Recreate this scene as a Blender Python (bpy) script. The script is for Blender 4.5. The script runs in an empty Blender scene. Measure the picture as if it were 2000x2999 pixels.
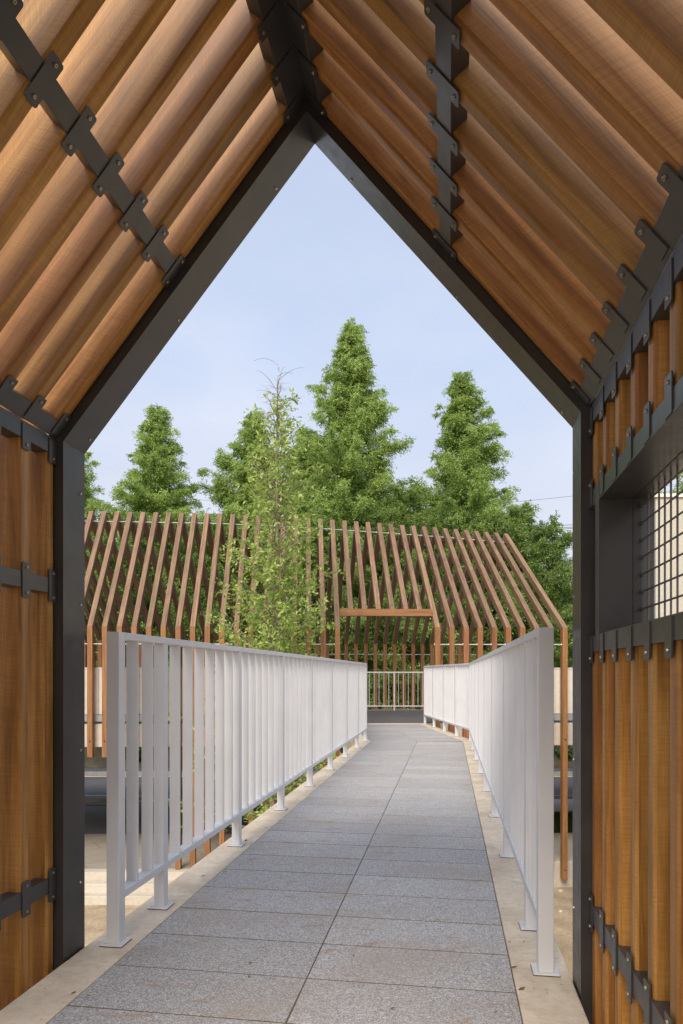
import bpy, math, random
import numpy as np
from mathutils import Vector, Matrix
random.seed(7)
R = math.radians
SC = bpy.context.scene
COL = SC.collection

# ------------------------------------------------------------------ camera, world, sun, exposure
EYE = 1.04
cam = bpy.data.cameras.new("camera")
cam.sensor_width = 36; cam.sensor_height = 36; cam.sensor_fit = 'AUTO'
cam.lens = 24.0
cam.shift_y = 0.1578
cam.clip_start = 0.05; cam.clip_end = 3000
cam_o = bpy.data.objects.new("camera", cam)
cam_o.location = (0, 0, EYE); cam_o.rotation_euler = (R(90), 0, 0)
COL.objects.link(cam_o); SC.camera = cam_o

SUN_EL, SUN_AZ = 42.0, 195.0
w = bpy.data.worlds.new("World"); SC.world = w; w.use_nodes = True
nt = w.node_tree; nt.nodes.clear()
def N(t, typ, **kw):
    n = t.nodes.new(typ)
    for k, v in kw.items():
        if k.startswith('i_'): n.inputs[k[2:].replace('_', ' ')].default_value = v
        else: setattr(n, k, v)
    return n
sky = N(nt, 'ShaderNodeTexSky', sky_type='NISHITA', sun_disc=False, sun_elevation=R(SUN_EL), sun_rotation=R(SUN_AZ),
        air_density=1.0, dust_density=5.0, ozone_density=1.5)
tc = N(nt, 'ShaderNodeTexCoord')
mp = N(nt, 'ShaderNodeMapping'); mp.inputs['Scale'].default_value = (1.0, 1.0, 2.4)
nz = N(nt, 'ShaderNodeTexNoise'); nz.inputs['Scale'].default_value = 1.6; nz.inputs['Detail'].default_value = 4; nz.inputs['Roughness'].default_value = .5
rp = N(nt, 'ShaderNodeMapRange'); rp.inputs[1].default_value = .3; rp.inputs[2].default_value = .75; rp.inputs[3].default_value = .55; rp.inputs[4].default_value = .8
mx = N(nt, 'ShaderNodeMix', data_type='RGBA')
# thin high cloud veil, in sky-texture units: whiter towards the horizon
sx = N(nt, 'ShaderNodeSeparateXYZ'); el = N(nt, 'ShaderNodeMapRange'); el.inputs[1].default_value = 0.0; el.inputs[2].default_value = .42
vc = N(nt, 'ShaderNodeMix', data_type='RGBA'); vc.inputs[6].default_value = (4.85, 4.45, 4.2, 1); vc.inputs[7].default_value = (4.1, 4.6, 5.75, 1)
nz2 = N(nt, 'ShaderNodeTexNoise'); nz2.inputs['Scale'].default_value = 3.2; nz2.inputs['Detail'].default_value = 6; nz2.inputs['Roughness'].default_value = .6; nz2.inputs['Distortion'].default_value = .4
cf = N(nt, 'ShaderNodeMapRange'); cf.inputs[1].default_value = .42; cf.inputs[2].default_value = .72; cf.inputs[3].default_value = 0; cf.inputs[4].default_value = .5
vd = N(nt, 'ShaderNodeMix', data_type='RGBA'); vd.inputs[7].default_value = (5.2, 5.2, 5.6, 1)
bg = N(nt, 'ShaderNodeBackground'); bg.inputs['Strength'].default_value = 0.10
wo = N(nt, 'ShaderNodeOutputWorld')
L_ = nt.links.new
L_(tc.outputs['Generated'], mp.inputs[0]); L_(mp.outputs[0], nz.inputs['Vector']); L_(nz.outputs['Fac'], rp.inputs[0])
L_(tc.outputs['Generated'], sx.inputs[0]); L_(sx.outputs[2], el.inputs[0]); L_(el.outputs[0], vc.inputs[0]); L_(mp.outputs[0], nz2.inputs['Vector'])
L_(nz2.outputs['Fac'], cf.inputs[0]); L_(cf.outputs[0], vd.inputs[0]); L_(vc.outputs[2], vd.inputs[6]); L_(vd.outputs[2], mx.inputs[7])
L_(rp.outputs[0], mx.inputs[0]); L_(sky.outputs[0], mx.inputs[6]); L_(mx.outputs[2], bg.inputs[0]); L_(bg.outputs[0], wo.inputs[0])

sl = bpy.data.lights.new("sun", 'SUN'); sl.energy = 1.75; sl.angle = R(28); sl.color = (1, .90, .79)
so = bpy.data.objects.new("sun", sl); COL.objects.link(so)
sv = Vector((math.sin(R(SUN_AZ)) * math.cos(R(SUN_EL)), math.cos(R(SUN_AZ)) * math.cos(R(SUN_EL)), math.sin(R(SUN_EL))))
so.rotation_euler = sv.to_track_quat('Z', 'Y').to_euler()

vs = SC.view_settings
SC.display_settings.display_device = 'sRGB'
vs.view_transform = 'Standard'; vs.look = 'None'; vs.exposure = 0.0; vs.gamma = 1.0; vs.use_curve_mapping = False
vs.exposure = 0.95
SC.cycles.max_bounces = 10; SC.cycles.diffuse_bounces = 6

# ------------------------------------------------------------------ helpers
class MB:
    """collects polygons (world coordinates), with uv and a per-piece random value"""
    def __init__(s): s.v = []; s.f = []; s.uv = []; s.rn = []; s.mi = []
    def poly(s, pts, uvs=None, rn=0.0, mi=0):
        b = len(s.v); s.v += [tuple(p) for p in pts]; s.f.append(tuple(range(b, b + len(pts))))
        s.uv += [tuple(q) for q in (uvs or [(0, 0)] * len(pts))]; s.rn.append(rn); s.mi.append(mi)
    def hexa(s, c, rn=None, mi=0, grain=None, uo=None):
        """c: 8 corners, 0-3 one end loop, 4-7 the other end loop (same order)"""
        c = [Vector(p) for p in c]; rn = random.random() if rn is None else rn
        L = (c[4] - c[0]).length; o = random.uniform(0, 40) if uo is None else uo
        b = len(s.v); s.v += [tuple(p) for p in c]
        def face(idx, uvs):
            s.f.append(tuple(b + i for i in idx)); s.uv += uvs; s.rn.append(rn); s.mi.append(mi)
        per = 0
        for k in range(4):
            a, d = k, (k + 1) % 4
            wd = (c[d] - c[a]).length
            face((a, d, 4 + d, 4 + a), [(o, o + per), (o, o + per + wd), (o + L, o + per + wd), (o + L, o + per)]); per += wd
        w1 = (c[1] - c[0]).length; w2 = (c[2] - c[1]).length
        face((3, 2, 1, 0), [(o, o + w2), (o + .02, o + w2), (o + .02, o), (o, o)])
        face((4, 5, 6, 7), [(o, o), (o + .02, o), (o + .02, o + w2), (o, o + w2)])
    def box(s, c, e, X=(1, 0, 0), Y=(0, 1, 0), Z=(0, 0, 1), rn=None, mi=0):
        """centre, full sizes, axes; grain runs along the third axis"""
        c = Vector(c); X = Vector(X) * e[0] / 2; Y = Vector(Y) * e[1] / 2; Z = Vector(Z) * e[2] / 2
        q = [(-1, -1), (1, -1), (1, 1), (-1, 1)]
        s.hexa([c + X * a + Y * b - Z for a, b in q] + [c + X * a + Y * b + Z for a, b in q], rn, mi)
    def cyl(s, a, b, r0, r1=None, n=8, mi=0, cap=True, rn=0.5):
        a = Vector(a); b = Vector(b); r1 = r0 if r1 is None else r1
        d = (b - a).normalized(); u = d.orthogonal().normalized(); v = d.cross(u)
        k = len(s.v)
        for p, r in ((a, r0), (b, r1)):
            for i in range(n):
                t = 2 * math.pi * i / n; s.v.append(tuple(p + (u * math.cos(t) + v * math.sin(t)) * r))
        L = (b - a).length
        for i in range(n):
            j = (i + 1) % n
            s.f.append((k + i, k + j, k + n + j, k + n + i)); s.uv += [(0, i / n), (0, (i + 1) / n), (L, (i + 1) / n), (L, i / n)]; s.rn.append(rn); s.mi.append(mi)
        if cap:
            s.f.append(tuple(k + i for i in reversed(range(n)))); s.uv += [(0, 0)] * n; s.rn.append(rn); s.mi.append(mi)
            s.f.append(tuple(k + n + i for i in range(n))); s.uv += [(0, 0)] * n; s.rn.append(rn); s.mi.append(mi)
    def tube(s, pts, rad, n=6, mi=0):
        for i in range(len(pts) - 1):
            s.cyl(pts[i], pts[i + 1], rad[i], rad[i + 1], n, mi, cap=(i == len(pts) - 2))
    def mesh(s, name, mats, off=(0, 0, 0), smooth=False):
        me = bpy.data.meshes.new(name); off = Vector(off)
        me.from_pydata([tuple(Vector(p) - off) for p in s.v], [], s.f)
        for m in (mats if isinstance(mats, (list, tuple)) else [mats]): me.materials.append(m)
        me.polygons.foreach_set('material_index', s.mi)
        uvl = me.uv_layers.new(name='UVMap'); uvl.data.foreach_set('uv', np.array(s.uv, dtype=np.float32).ravel())
        at = me.attributes.new('rnd', 'FLOAT', 'FACE'); at.data.foreach_set('value', np.array(s.rn, dtype=np.float32))
        if smooth: me.polygons.foreach_set('use_smooth', [True] * len(me.polygons))
        me.update(); return me

def root(name, label, cat, loc=(0, 0, 0), group=None):
    o = bpy.data.objects.new(name, None); COL.objects.link(o); o.location = loc
    o.empty_display_size = .2
    o['label'] = label; o['category'] = cat
    if group: o['group'] = group
    return o
def add(name, me, parent=None, bevel=0, loc=None):
    o = bpy.data.objects.new(name, me); COL.objects.link(o)
    if parent: o.parent = parent
    if loc is not None: o.location = loc
    if bevel:
        m = o.modifiers.new('bevel', 'BEVEL'); m.width = bevel; m.segments = 2; m.limit_method = 'ANGLE'; m.angle_limit = R(40)
    return o
def origin(o):
    p = Vector((0, 0, 0))
    while o: p += o.location; o = o.parent
    return p
def part(name, mb, mats, parent, bevel=0, label=None, smooth=False):
    o = add(name, mb.mesh(name, mats, origin(parent), smooth), parent, bevel)
    if label: o['label'] = label
    return o
def single(name, mb, mats, label=None, cat=None, kind=None, group=None, bevel=0, loc=None, smooth=False):
    if loc is None:
        loc = Vector((0, 0, 0)) if kind == 'structure' else Vector(mb.v[0])
    o = add(name, mb.mesh(name, mats, loc, smooth), None, bevel, loc)
    if label: o['label'] = label
    if cat: o['category'] = cat
    if kind: o['kind'] = kind
    if group: o['group'] = group
    return o

# ------------------------------------------------------------------ materials
def mat(name):
    m = bpy.data.materials.new(name); m.use_nodes = True
    t = m.node_tree; b = t.nodes['Principled BSDF']
    return m, t, b
def noise(t, vec, scale, detail=3, rough=.5, dist=0):
    n = N(t, 'ShaderNodeTexNoise'); n.inputs['Scale'].default_value = scale; n.inputs['Detail'].default_value = detail
    n.inputs['Roughness'].default_value = rough; n.inputs['Distortion'].default_value = dist
    if vec is not None: t.links.new(vec, n.inputs['Vector'])
    return n.outputs['Fac']
def ramp(t, fac, stops):
    r = N(t, 'ShaderNodeValToRGB'); cr = r.color_ramp
    while len(cr.elements) < len(stops): cr.elements.new(.5)
    for e, (p, c) in zip(cr.elements, stops): e.position = p; e.color = (*c, 1)
    t.links.new(fac, r.inputs[0]); return r.outputs['Color']
def mapr(t, fac, a, b, c, d):
    r = N(t, 'ShaderNodeMapRange')
    for i, v in enumerate((a, b, c, d)): r.inputs[i + 1].default_value = v
    t.links.new(fac, r.inputs[0]); return r.outputs[0]
def mix(t, fac, a, b, mode='MIX'):
    m = N(t, 'ShaderNodeMix', data_type='RGBA', blend_type=mode)
    for sock, v in ((m.inputs[0], fac), (m.inputs[6], a), (m.inputs[7], b)):
        if isinstance(v, (int, float)): sock.default_value = v
        elif isinstance(v, tuple): sock.default_value = (*v, 1)
        else: t.links.new(v, sock)
    return m.outputs[2]
def math_(t, op, a, b=0.0):
    m = N(t, 'ShaderNodeMath', operation=op)
    for i, v in enumerate((a, b)):
        if isinstance(v, (int, float)): m.inputs[i].default_value = v
        else: t.links.new(v, m.inputs[i])
    return m.outputs[0]
def bump(t, b, h, strength=.3, dist=.01):
    n = N(t, 'ShaderNodeBump'); n.inputs['Strength'].default_value = strength; n.inputs['Distance'].default_value = dist
    t.links.new(h, n.inputs['Height']); t.links.new(n.outputs[0], b.inputs['Normal'])
def geo_pos(t): return N(t, 'ShaderNodeNewGeometry').outputs['Position']
def attr(t, nm): return N(t, 'ShaderNodeAttribute', attribute_name=nm).outputs['Fac']
def scaled(t, vec, sc):
    m = N(t, 'ShaderNodeMapping'); m.inputs['Scale'].default_value = sc; t.links.new(vec, m.inputs[0]); return m.outputs[0]

def wood(name, dark, mid, light, rough=.5, saw=.0, coat=0.0, vary=.35, second=None):
    m, t, b = mat(name)
    uv = N(t, 'ShaderNodeTexCoord').outputs['UV']
    g1 = noise(t, scaled(t, uv, (1.3, 26, 1)), 1.0, 5, .6, .6)
    g2 = noise(t, scaled(t, uv, (9, 240, 1)), 1.0, 3, .6)
    g3 = noise(t, scaled(t, uv, (3.0, 6, 1)), 1.0, 2, .5, 1.0)
    f = math_(t, 'ADD', math_(t, 'MULTIPLY', g1, .62), math_(t, 'ADD', math_(t, 'MULTIPLY', g2, .2), math_(t, 'MULTIPLY', g3, .18)))
    col = ramp(t, f, [(.32, dark), (.5, mid), (.68, light)])
    rn = attr(t, 'rnd')
    if second:
        col = mix(t, mapr(t, rn, .35, 1.0, 0, .75), col, mix(t, 1.0, col, second, 'MULTIPLY'))
    br = math_(t, 'ADD', 1 - vary / 2, math_(t, 'MULTIPLY', math_(t, 'FRACT', math_(t, 'MULTIPLY', rn, 7.31)), vary))
    hv = N(t, 'ShaderNodeHueSaturation'); t.links.new(col, hv.inputs['Color']); t.links.new(br, hv.inputs['Value'])
    t.links.new(math_(t, 'ADD', .496, math_(t, 'MULTIPLY', math_(t, 'FRACT', math_(t, 'MULTIPLY', rn, 13.7)), .012)), hv.inputs['Hue'])
    out = hv.outputs[0]
    # knots and small resin marks
    vo = N(t, 'ShaderNodeTexVoronoi'); vo.inputs['Scale'].default_value = 1.0; t.links.new(scaled(t, uv, (1.6, 7, 1)), vo.inputs['Vector'])
    kn = mapr(t, vo.outputs['Distance'], .02, .075, 1, 0)
    out = mix(t, math_(t, 'MULTIPLY', kn, .55), out, dark)
    if saw:
        sw = noise(t, scaled(t, uv, (190, 5, 1)), 1.0, 2, .5)
        out = mix(t, math_(t, 'MULTIPLY', mapr(t, sw, .4, .65, 0, 1), saw), out, tuple(c * .45 for c in mid))
        h = math_(t, 'ADD', math_(t, 'MULTIPLY', sw, .8), g2)
    else: h = g2
    t.links.new(out, b.inputs['Base Color'])
    b.inputs['Roughness'].default_value = rough
    if coat: b.inputs['Coat Weight'].default_value = coat; b.inputs['Coat Roughness'].default_value = .35
    b.inputs['Specular IOR Level'].default_value = .38
    bump(t, b, h, .35, .0012)
    return m
M = {}
M['board'] = wood('oiled_hardwood', (.13, .046, .008), (.365, .165, .034), (.58, .315, .095), .48, saw=.26, coat=.06, vary=.42, second=(.88, .80, .78))
M['rafter'] = wood('weathered_stained_timber', (.10, .056, .030), (.215, .128, .073), (.34, .215, .13), .6, vary=.28)
M['post'] = wood('stained_timber_post', (.15, .058, .022), (.27, .120, .048), (.38, .19, .085), .55, vary=.3)

def plain(name, c, rough=.5, metal=0, var=.1, scale=6, bs=0, coat=0):
    m, t, b = mat(name)
    n = noise(t, geo_pos(t), scale, 5, .6)
    k = mapr(t, n, .3, .7, 1 - var, 1 + var)
    hv = N(t, 'ShaderNodeHueSaturation'); hv.inputs['Color'].default_value = (*c, 1); t.links.new(k, hv.inputs['Value'])
    t.links.new(hv.outputs[0], b.inputs['Base Color']); b.inputs['Roughness'].default_value = rough; b.inputs['Metallic'].default_value = metal
    r = mapr(t, noise(t, geo_pos(t), scale * 4, 3), .3, .7, rough - .06, rough + .06); t.links.new(r, b.inputs['Roughness'])
    if bs: bump(t, b, noise(t, geo_pos(t), scale * 10, 2), bs, .001)
    if coat: b.inputs['Coat Weight'].default_value = coat; b.inputs['Coat Roughness'].default_value = .15
    return m
M['steel'] = plain('dark_painted_steel', (.037, .034, .032), .40, 0, .25, 6, .2, .15)
M['screw'] = plain('screw_metal', (.45, .38, .28), .35, .8, .1, 20)
M['black'] = plain('dark_hole', (.02, .015, .012), .8)
M['white'] = plain('light_grey_paint', (.645, .65, .66), .42, 0, .05, 4, .15)
M['rod'] = plain('white_rod', (.75, .75, .76), .4)
M['fascia'] = plain('grey_metal_fascia', (.30, .30, .31), .5, 0, .06, 2)
M['mesh'] = plain('mesh_steel', (.10, .095, .09), .45)

def concrete(name, c, c2, sc=2.0, dots=True, rough=.85):
    m, t, b = mat(name); p = geo_pos(t)
    a = noise(t, p, sc, 6, .62, .4); d = noise(t, p, sc * 9, 5, .7); e = noise(t, p, 160, 2, .5)
    col = mix(t, mapr(t, a, .35, .68, 0, 1), c, c2)
    col = mix(t, mapr(t, d, .45, .75, 0, .45), col, tuple(x * .66 for x in c2))
    if dots:
        vo = N(t, 'ShaderNodeTexVoronoi'); vo.inputs['Scale'].default_value = 22; t.links.new(p, vo.inputs['Vector'])
        col = mix(t, mapr(t, vo.outputs['Distance'], .05, .13, .5, 0), col, (.13, .10, .08))
    t.links.new(col, b.inputs['Base Color']); b.inputs['Roughness'].default_value = rough
    bump(t, b, math_(t, 'ADD', d, math_(t, 'MULTIPLY', e, .5)), .35, .004)
    return m
M['conc'] = concrete('cream_concrete', (.72, .62, .48), (.50, .41, .30), 3.4)
M['conc2'] = concrete('pale_cast_concrete', (.58, .53, .44), (.50, .45, .37), 1.2)
M['panel'] = concrete('cream_cement_panel', (.72, .68, .59), (.66, .61, .52), 1.0, False)
M['cream_wall'] = concrete('cream_render', (.52, .49, .41), (.47, .44, .36), 3.0)
M['kerb'] = concrete('kerb_stone', (.27, .26, .24), (.20, .19, .18), 3)

def granite():
    m, t, b = mat('grey_granite'); p = geo_pos(t)
    v1 = N(t, 'ShaderNodeTexVoronoi'); v1.inputs['Scale'].default_value = 300; t.links.new(p, v1.inputs['Vector'])
    sep = N(t, 'ShaderNodeSeparateColor'); t.links.new(v1.outputs['Color'], sep.inputs[0])
    col = ramp(t, sep.outputs[0], [(.0, (.17, .165, .163)), (.28, (.32, .31, .303)), (.6, (.45, .437, .422)), (.86, (.57, .555, .535)), (1, (.72, .70, .67))])
    n2 = noise(t, p, 70, 3, .6)
    col = mix(t, mapr(t, n2, .38, .66, 0, .42), col, (.20, .20, .215))
    rn = attr(t, 'rnd'); hv = N(t, 'ShaderNodeHueSaturation'); t.links.new(col, hv.inputs['Color'])
    t.links.new(math_(t, 'ADD', .89, math_(t, 'MULTIPLY', rn, .20)), hv.inputs['Value'])
    st = noise(t, scaled(t, p, (1.0, 1.9, 1)), 1.7, 5, .62, .5)
    out = mix(t, mapr(t, st, .47, .70, 0, .55), hv.outputs[0], (.33, .265, .20))
    st3 = noise(t, scaled(t, p, (1.0, 3.0, 1)), 5.5, 5, .7, .3)
    out = mix(t, mapr(t, st3, .58, .68, 0, .7), out, (.30, .19, .11))
    st2 = noise(t, p, 9, 4, .7)
    out = mix(t, mapr(t, st2, .66, .72, 0, .5), out, (.09, .085, .08))
    t.links.new(out, b.inputs['Base Color']); b.inputs['Roughness'].default_value = .72
    bump(t, b, math_(t, 'ADD', v1.outputs['Distance'], n2), .3, .002)
    return m
M['granite'] = granite()
M['joint'] = concrete('sandy_joint', (.17, .125, .07), (.05, .040, .024), 5, False)

def ground_mat(name, cols, sc, fine=60, rough=.95, bs=.6, bd=.02):
    m, t, b = mat(name); p = geo_pos(t)
    a = noise(t, p, sc, 6, .6); f = noise(t, p, fine, 4, .75)
    v = math_(t, 'ADD', math_(t, 'MULTIPLY', a, .5), math_(t, 'MULTIPLY', f, .5))
    col = ramp(t, v, [(.34, cols[0]), (.5, cols[1]), (.66, cols[2])])
    t.links.new(col, b.inputs['Base Color']); b.inputs['Roughness'].default_value = rough
    bump(t, b, f, bs, bd); return m
M['gravel'] = ground_mat('tan_crushed_gravel', ((.22, .16, .095), (.42, .33, .215), (.62, .53, .38)), 1.2, 38)
M['soil'] = ground_mat('dark_soil', ((.035, .025, .017), (.085, .062, .042), (.16, .12, .08)), 2.5, 30)
M['bank'] = ground_mat('leaf_litter_bank', ((.02, .018, .012), (.05, .042, .025), (.10, .085, .05)), 1.5, 22)
M['asphalt'] = ground_mat('asphalt', ((.055, .056, .062), (.075, .077, .084), (.10, .10, .11)), .8, 90, .9, .3, .005)
M['grass'] = ground_mat('lawn', ((.02, .045, .01), (.05, .10, .02), (.10, .15, .04)), 2, 45)
def paver(name, c1, c2, mort, sw=.3, sh=.15, rot=0, ms=.012):
    m, t, b = mat(name); p = geo_pos(t)
    mpn = N(t, 'ShaderNodeMapping'); mpn.inputs['Rotation'].default_value = (0, 0, rot); t.links.new(p, mpn.inputs[0])
    br = N(t, 'ShaderNodeTexBrick'); br.inputs['Scale'].default_value = 1; br.inputs['Brick Width'].default_value = sw; br.inputs['Row Height'].default_value = sh
    br.inputs['Mortar Size'].default_value = ms; br.inputs['Color1'].default_value = (*c1, 1); br.inputs['Color2'].default_value = (*c2, 1); br.inputs['Mortar'].default_value = (*mort, 1)
    t.links.new(mpn.outputs[0], br.inputs['Vector'])
    n = noise(t, p, 3, 5, .6); col = mix(t, mapr(t, n, .3, .75, 0, .4), br.outputs['Color'], tuple(x * .7 for x in c2))
    t.links.new(col, b.inputs['Base Color']); b.inputs['Roughness'].default_value = .85
    return m
M['plaza'] = paver('plaza_paving', (.36, .32, .26), (.31, .28, .23), (.16, .14, .11), 1.2, .6, R(-32), .008)
M['brick_dark'] = paver('grey_block_paving', (.12, .12, .13), (.09, .09, .10), (.05, .05, .05), .2, .1, 0, .006)
M['brick_light'] = paver('pale_block_paving', (.50, .48, .44), (.44, .42, .39), (.3, .28, .25), .2, .1, 0, .006)
def deckmat():
    m, t, b = mat('dark_decking'); p = geo_pos(t)
    n = noise(t, scaled(t, p, (2, 34, 2)), 1, 4, .6, .3)
    t.links.new(ramp(t, n, [(.3, (.075, .07, .07)), (.5, (.115, .108, .108)), (.7, (.155, .148, .148))]), b.inputs['Base Color']); b.inputs['Roughness'].default_value = .6
    return m
M['decking'] = deckmat()
def bark(name, c1, c2):
    m, t, b = mat(name); p = geo_pos(t)
    n = noise(t, scaled(t, p, (14, 14, 2.2)), 1, 4, .6)
    t.links.new(ramp(t, n, [(.35, c1), (.65, c2)]), b.inputs['Base Color']); b.inputs['Roughness'].default_value = .9
    bump(t, b, n, .6, .02); return m
M['bark'] = bark('redwood_bark', (.07, .05, .035), (.17, .125, .09))
M['bark2'] = bark('young_bark', (.16, .13, .09), (.30, .25, .18))
def leaf(name, cols, tr=.35):
    m = bpy.data.materials.new(name); m.use_nodes = True; t = m.node_tree; t.nodes.clear()
    out = N(t, 'ShaderNodeOutputMaterial'); rn = attr(t, 'rnd')
    big = noise(t, geo_pos(t), .9, 3, .6)
    f = math_(t, 'ADD', math_(t, 'MULTIPLY', rn, .62), math_(t, 'MULTIPLY', big, .38))
    c = ramp(t, f, [(.12, cols[0]), (.5, cols[1]), (.85, cols[2])])
    d = N(t, 'ShaderNodeBsdfPrincipled'); d.inputs['Roughness'].default_value = .5; d.inputs['Specular IOR Level'].default_value = .35; t.links.new(c, d.inputs['Base Color'])
    tl = N(t, 'ShaderNodeBsdfTranslucent'); hv = N(t, 'ShaderNodeHueSaturation'); hv.inputs['Value'].default_value = 1.3; hv.inputs['Saturation'].default_value = 1.05
    t.links.new(c, hv.inputs['Color']); t.links.new(hv.outputs[0], tl.inputs[0])
    ms = N(t, 'ShaderNodeMixShader'); ms.inputs[0].default_value = tr
    t.links.new(d.outputs[0], ms.inputs[1]); t.links.new(tl.outputs[0], ms.inputs[2]); t.links.new(ms.outputs[0], out.inputs[0])
    return m
M['leaf'] = leaf('redwood_foliage', ((.085, .145, .036), (.27, .39, .092), (.56, .68, .25)))
M['leaf_y'] = leaf('young_foliage', ((.11, .18, .034), (.32, .45, .09), (.60, .70, .25)), .4)
M['leaf_low'] = leaf('shaded_low_foliage', ((.05, .09, .022), (.16, .25, .055), (.42, .54, .17)))  # darker greens: the shade on the low trees is put into the colour
M['shrub'] = leaf('shrub_leaves', ((.02, .045, .01), (.05, .095, .02), (.09, .15, .04)))

# ------------------------------------------------------------------ footbridge axes: s along the bridge, t across it
TH = math.atan(.1569)
dS = Vector((math.sin(TH), math.cos(TH), 0)); dT = Vector((math.cos(TH), -math.sin(TH), 0))
def P(s, t, z): 
    v = dS * s + dT * t; return Vector((v.x, v.y, z))
T0 = -.479
SB = 10.55                                     # where the bridge bends
AL2 = R(-3.9)                                  # heading of the second stretch
d2 = Vector((math.sin(AL2), math.cos(AL2), 0)); p2 = Vector((math.cos(AL2), -math.sin(AL2), 0))
def bendpt(t, z):                              # point at offset t on the mitre of the bend
    mid = (TH + AL2) / 2; k = Vector((math.cos(mid), -math.sin(mid), 0)); C = P(SB, T0, z)
    return C + k * ((t - T0) / math.cos(TH - mid))
def P2(r, t, z):                               # r metres past the bend
    C = P(SB, T0, z); return C + d2 * r + p2 * (t - T0)
YEND = 14.02
def endpt(t, z):
    a = bendpt(t, z); r = (YEND - a.y) / d2.y; return a + d2 * r
DL, DR, PL_, PR_ = -1.37, .415, -1.185, .22
def strip(mb, t0, t1, z, s0=-7.0, rn=.5):
    mb.poly([P(s0, t0, z), P(s0, t1, z), bendpt(t1, z), bendpt(t0, z)], rn=rn)
    mb.poly([bendpt(t0, z), bendpt(t1, z), endpt(t1, z), endpt(t0, z)], rn=rn)

br = root('footbridge', 'narrow footbridge with granite slab floor and cream concrete edges, bending towards the timber pavilion', 'footbridge', P(0, T0, 0))
m = MB()
z0, z1 = 0.0, -.42
# edge beams (real blocks either side) and the slab under the paving
def beam(m, a, b, zt, zb, s0=-7.0):
    for q in ((P(s0, a, 0), P(s0, b, 0), bendpt(a, 0), bendpt(b, 0)), (bendpt(a, 0), bendpt(b, 0), endpt(a, 0), endpt(b, 0))):
        def lp(u, v): return [Vector((u.x, u.y, zb)), Vector((v.x, v.y, zb)), Vector((v.x, v.y, zt)), Vector((u.x, u.y, zt))]
        m.hexa(lp(q[0], q[1]) + lp(q[2], q[3]))
beam(m, DL, PL_, 0.0, z1); beam(m, PR_, DR, 0.0, z1); beam(m, PL_ + .002, PR_ - .002, -.045, z1 + .05)
part('concrete_deck', m, M['conc'], br, bevel=.006)
m = MB(); m.v = []
strip(m, PL_ + .001, PR_ - .001, -.0034)
part('joint_filling', m, M['joint'], br)
m = MB()
def slab(m, c):                                # c: four corners in plan, top at z=-0.001
    h = [Vector((q.x, q.y, -.040)) for q in c] + [Vector((q.x, q.y, -.0012 + random.uniform(-.0006, .0006))) for q in c]
    m.hexa(h)
s = 1.985 - .303 * 28
g = .0026; gj = .0045
while s < SB + 2:
    for (a, b) in ((PL_, T0), (T0, PR_)):
        a_, b_ = a + (.004 if a == PL_ else g), b - (.004 if b == PR_ else g)
        # cut by the mitre of the bend
        def lim(t): 
            q = bendpt(t, 0); return q.dot(dS) - g
        e0, e1 = min(s + .303 - gj, lim(a_)), min(s + .303 - gj, lim(b_))
        f0, f1 = min(s + gj, lim(a_)), min(s + gj, lim(b_))
        if e0 - f0 > .01 or e1 - f1 > .01:
            slab(m, [P(f0, a_, 0), P(f1, b_, 0), P(e1, b_, 0), P(e0, a_, 0)])
    s += .303
r = -.6
while True:
    done = True
    for (a, b) in ((PL_, T0), (T0, PR_)):
        a_, b_ = a + (.004 if a == PL_ else g), b - (.004 if b == PR_ else g)
        def lo(t): q = bendpt(t, 0) - P(SB, T0, 0); return q.dot(d2) + g
        def hi(t): q = endpt(t, 0) - P(SB, T0, 0); return q.dot(d2) - .02
        f0, f1 = max(r + gj, lo(a_)), max(r + gj, lo(b_)); e0, e1 = min(r + .303 - gj, hi(a_)), min(r + .303 - gj, hi(b_))
        if r < 4.5: done = False
        if e0 - f0 > .01 and e1 - f1 > .01:
            slab(m, [P2(f0, a_, 0), P2(f1, b_, 0), P2(e1, b_, 0), P2(e0, a_, 0)])
    r += .303
    if done: break
part('granite_paving', m, M['granite'], br, bevel=.0015)
m = MB()
for s_ in (7.0, -1.2):
    c = P(s_, T0, 0); m.box((c.x, c.y, -1.95), (.5, .35, 3.06), dT, dS)
part('pier', m, M['conc2'], br, bevel=.01)

rgl = np.random.default_rng(31)
lm = MB()
for k in range(70):
    s_ = rgl.uniform(1.6, 9.5); t_ = (PL_ - rgl.uniform(-.03, .10)) if rgl.uniform() < .5 else (PR_ + rgl.uniform(-.05, .12))
    if rgl.uniform() < .25: t_ = rgl.uniform(PL_, PR_)
    c = P(s_, t_, .0035); a = rgl.uniform(0, 6.28); L = rgl.uniform(.006, .016); W = L * rgl.uniform(.3, .55)
    u = Vector((math.cos(a), math.sin(a), rgl.uniform(-.1, .25))) * L; v = Vector((-math.sin(a), math.cos(a), rgl.uniform(-.1, .2))) * W
    lm.poly([c - u, c + v, c + u, c - v])
lo = single('leaf_litter', lm, plain('dry_leaf', (.16, .085, .04), .9, var=.4, scale=50), 'scattered dry brown leaf bits along the edges of the granite slabs', 'leaves', kind='stuff', loc=Vector(P(2, 0, 0)))
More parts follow.
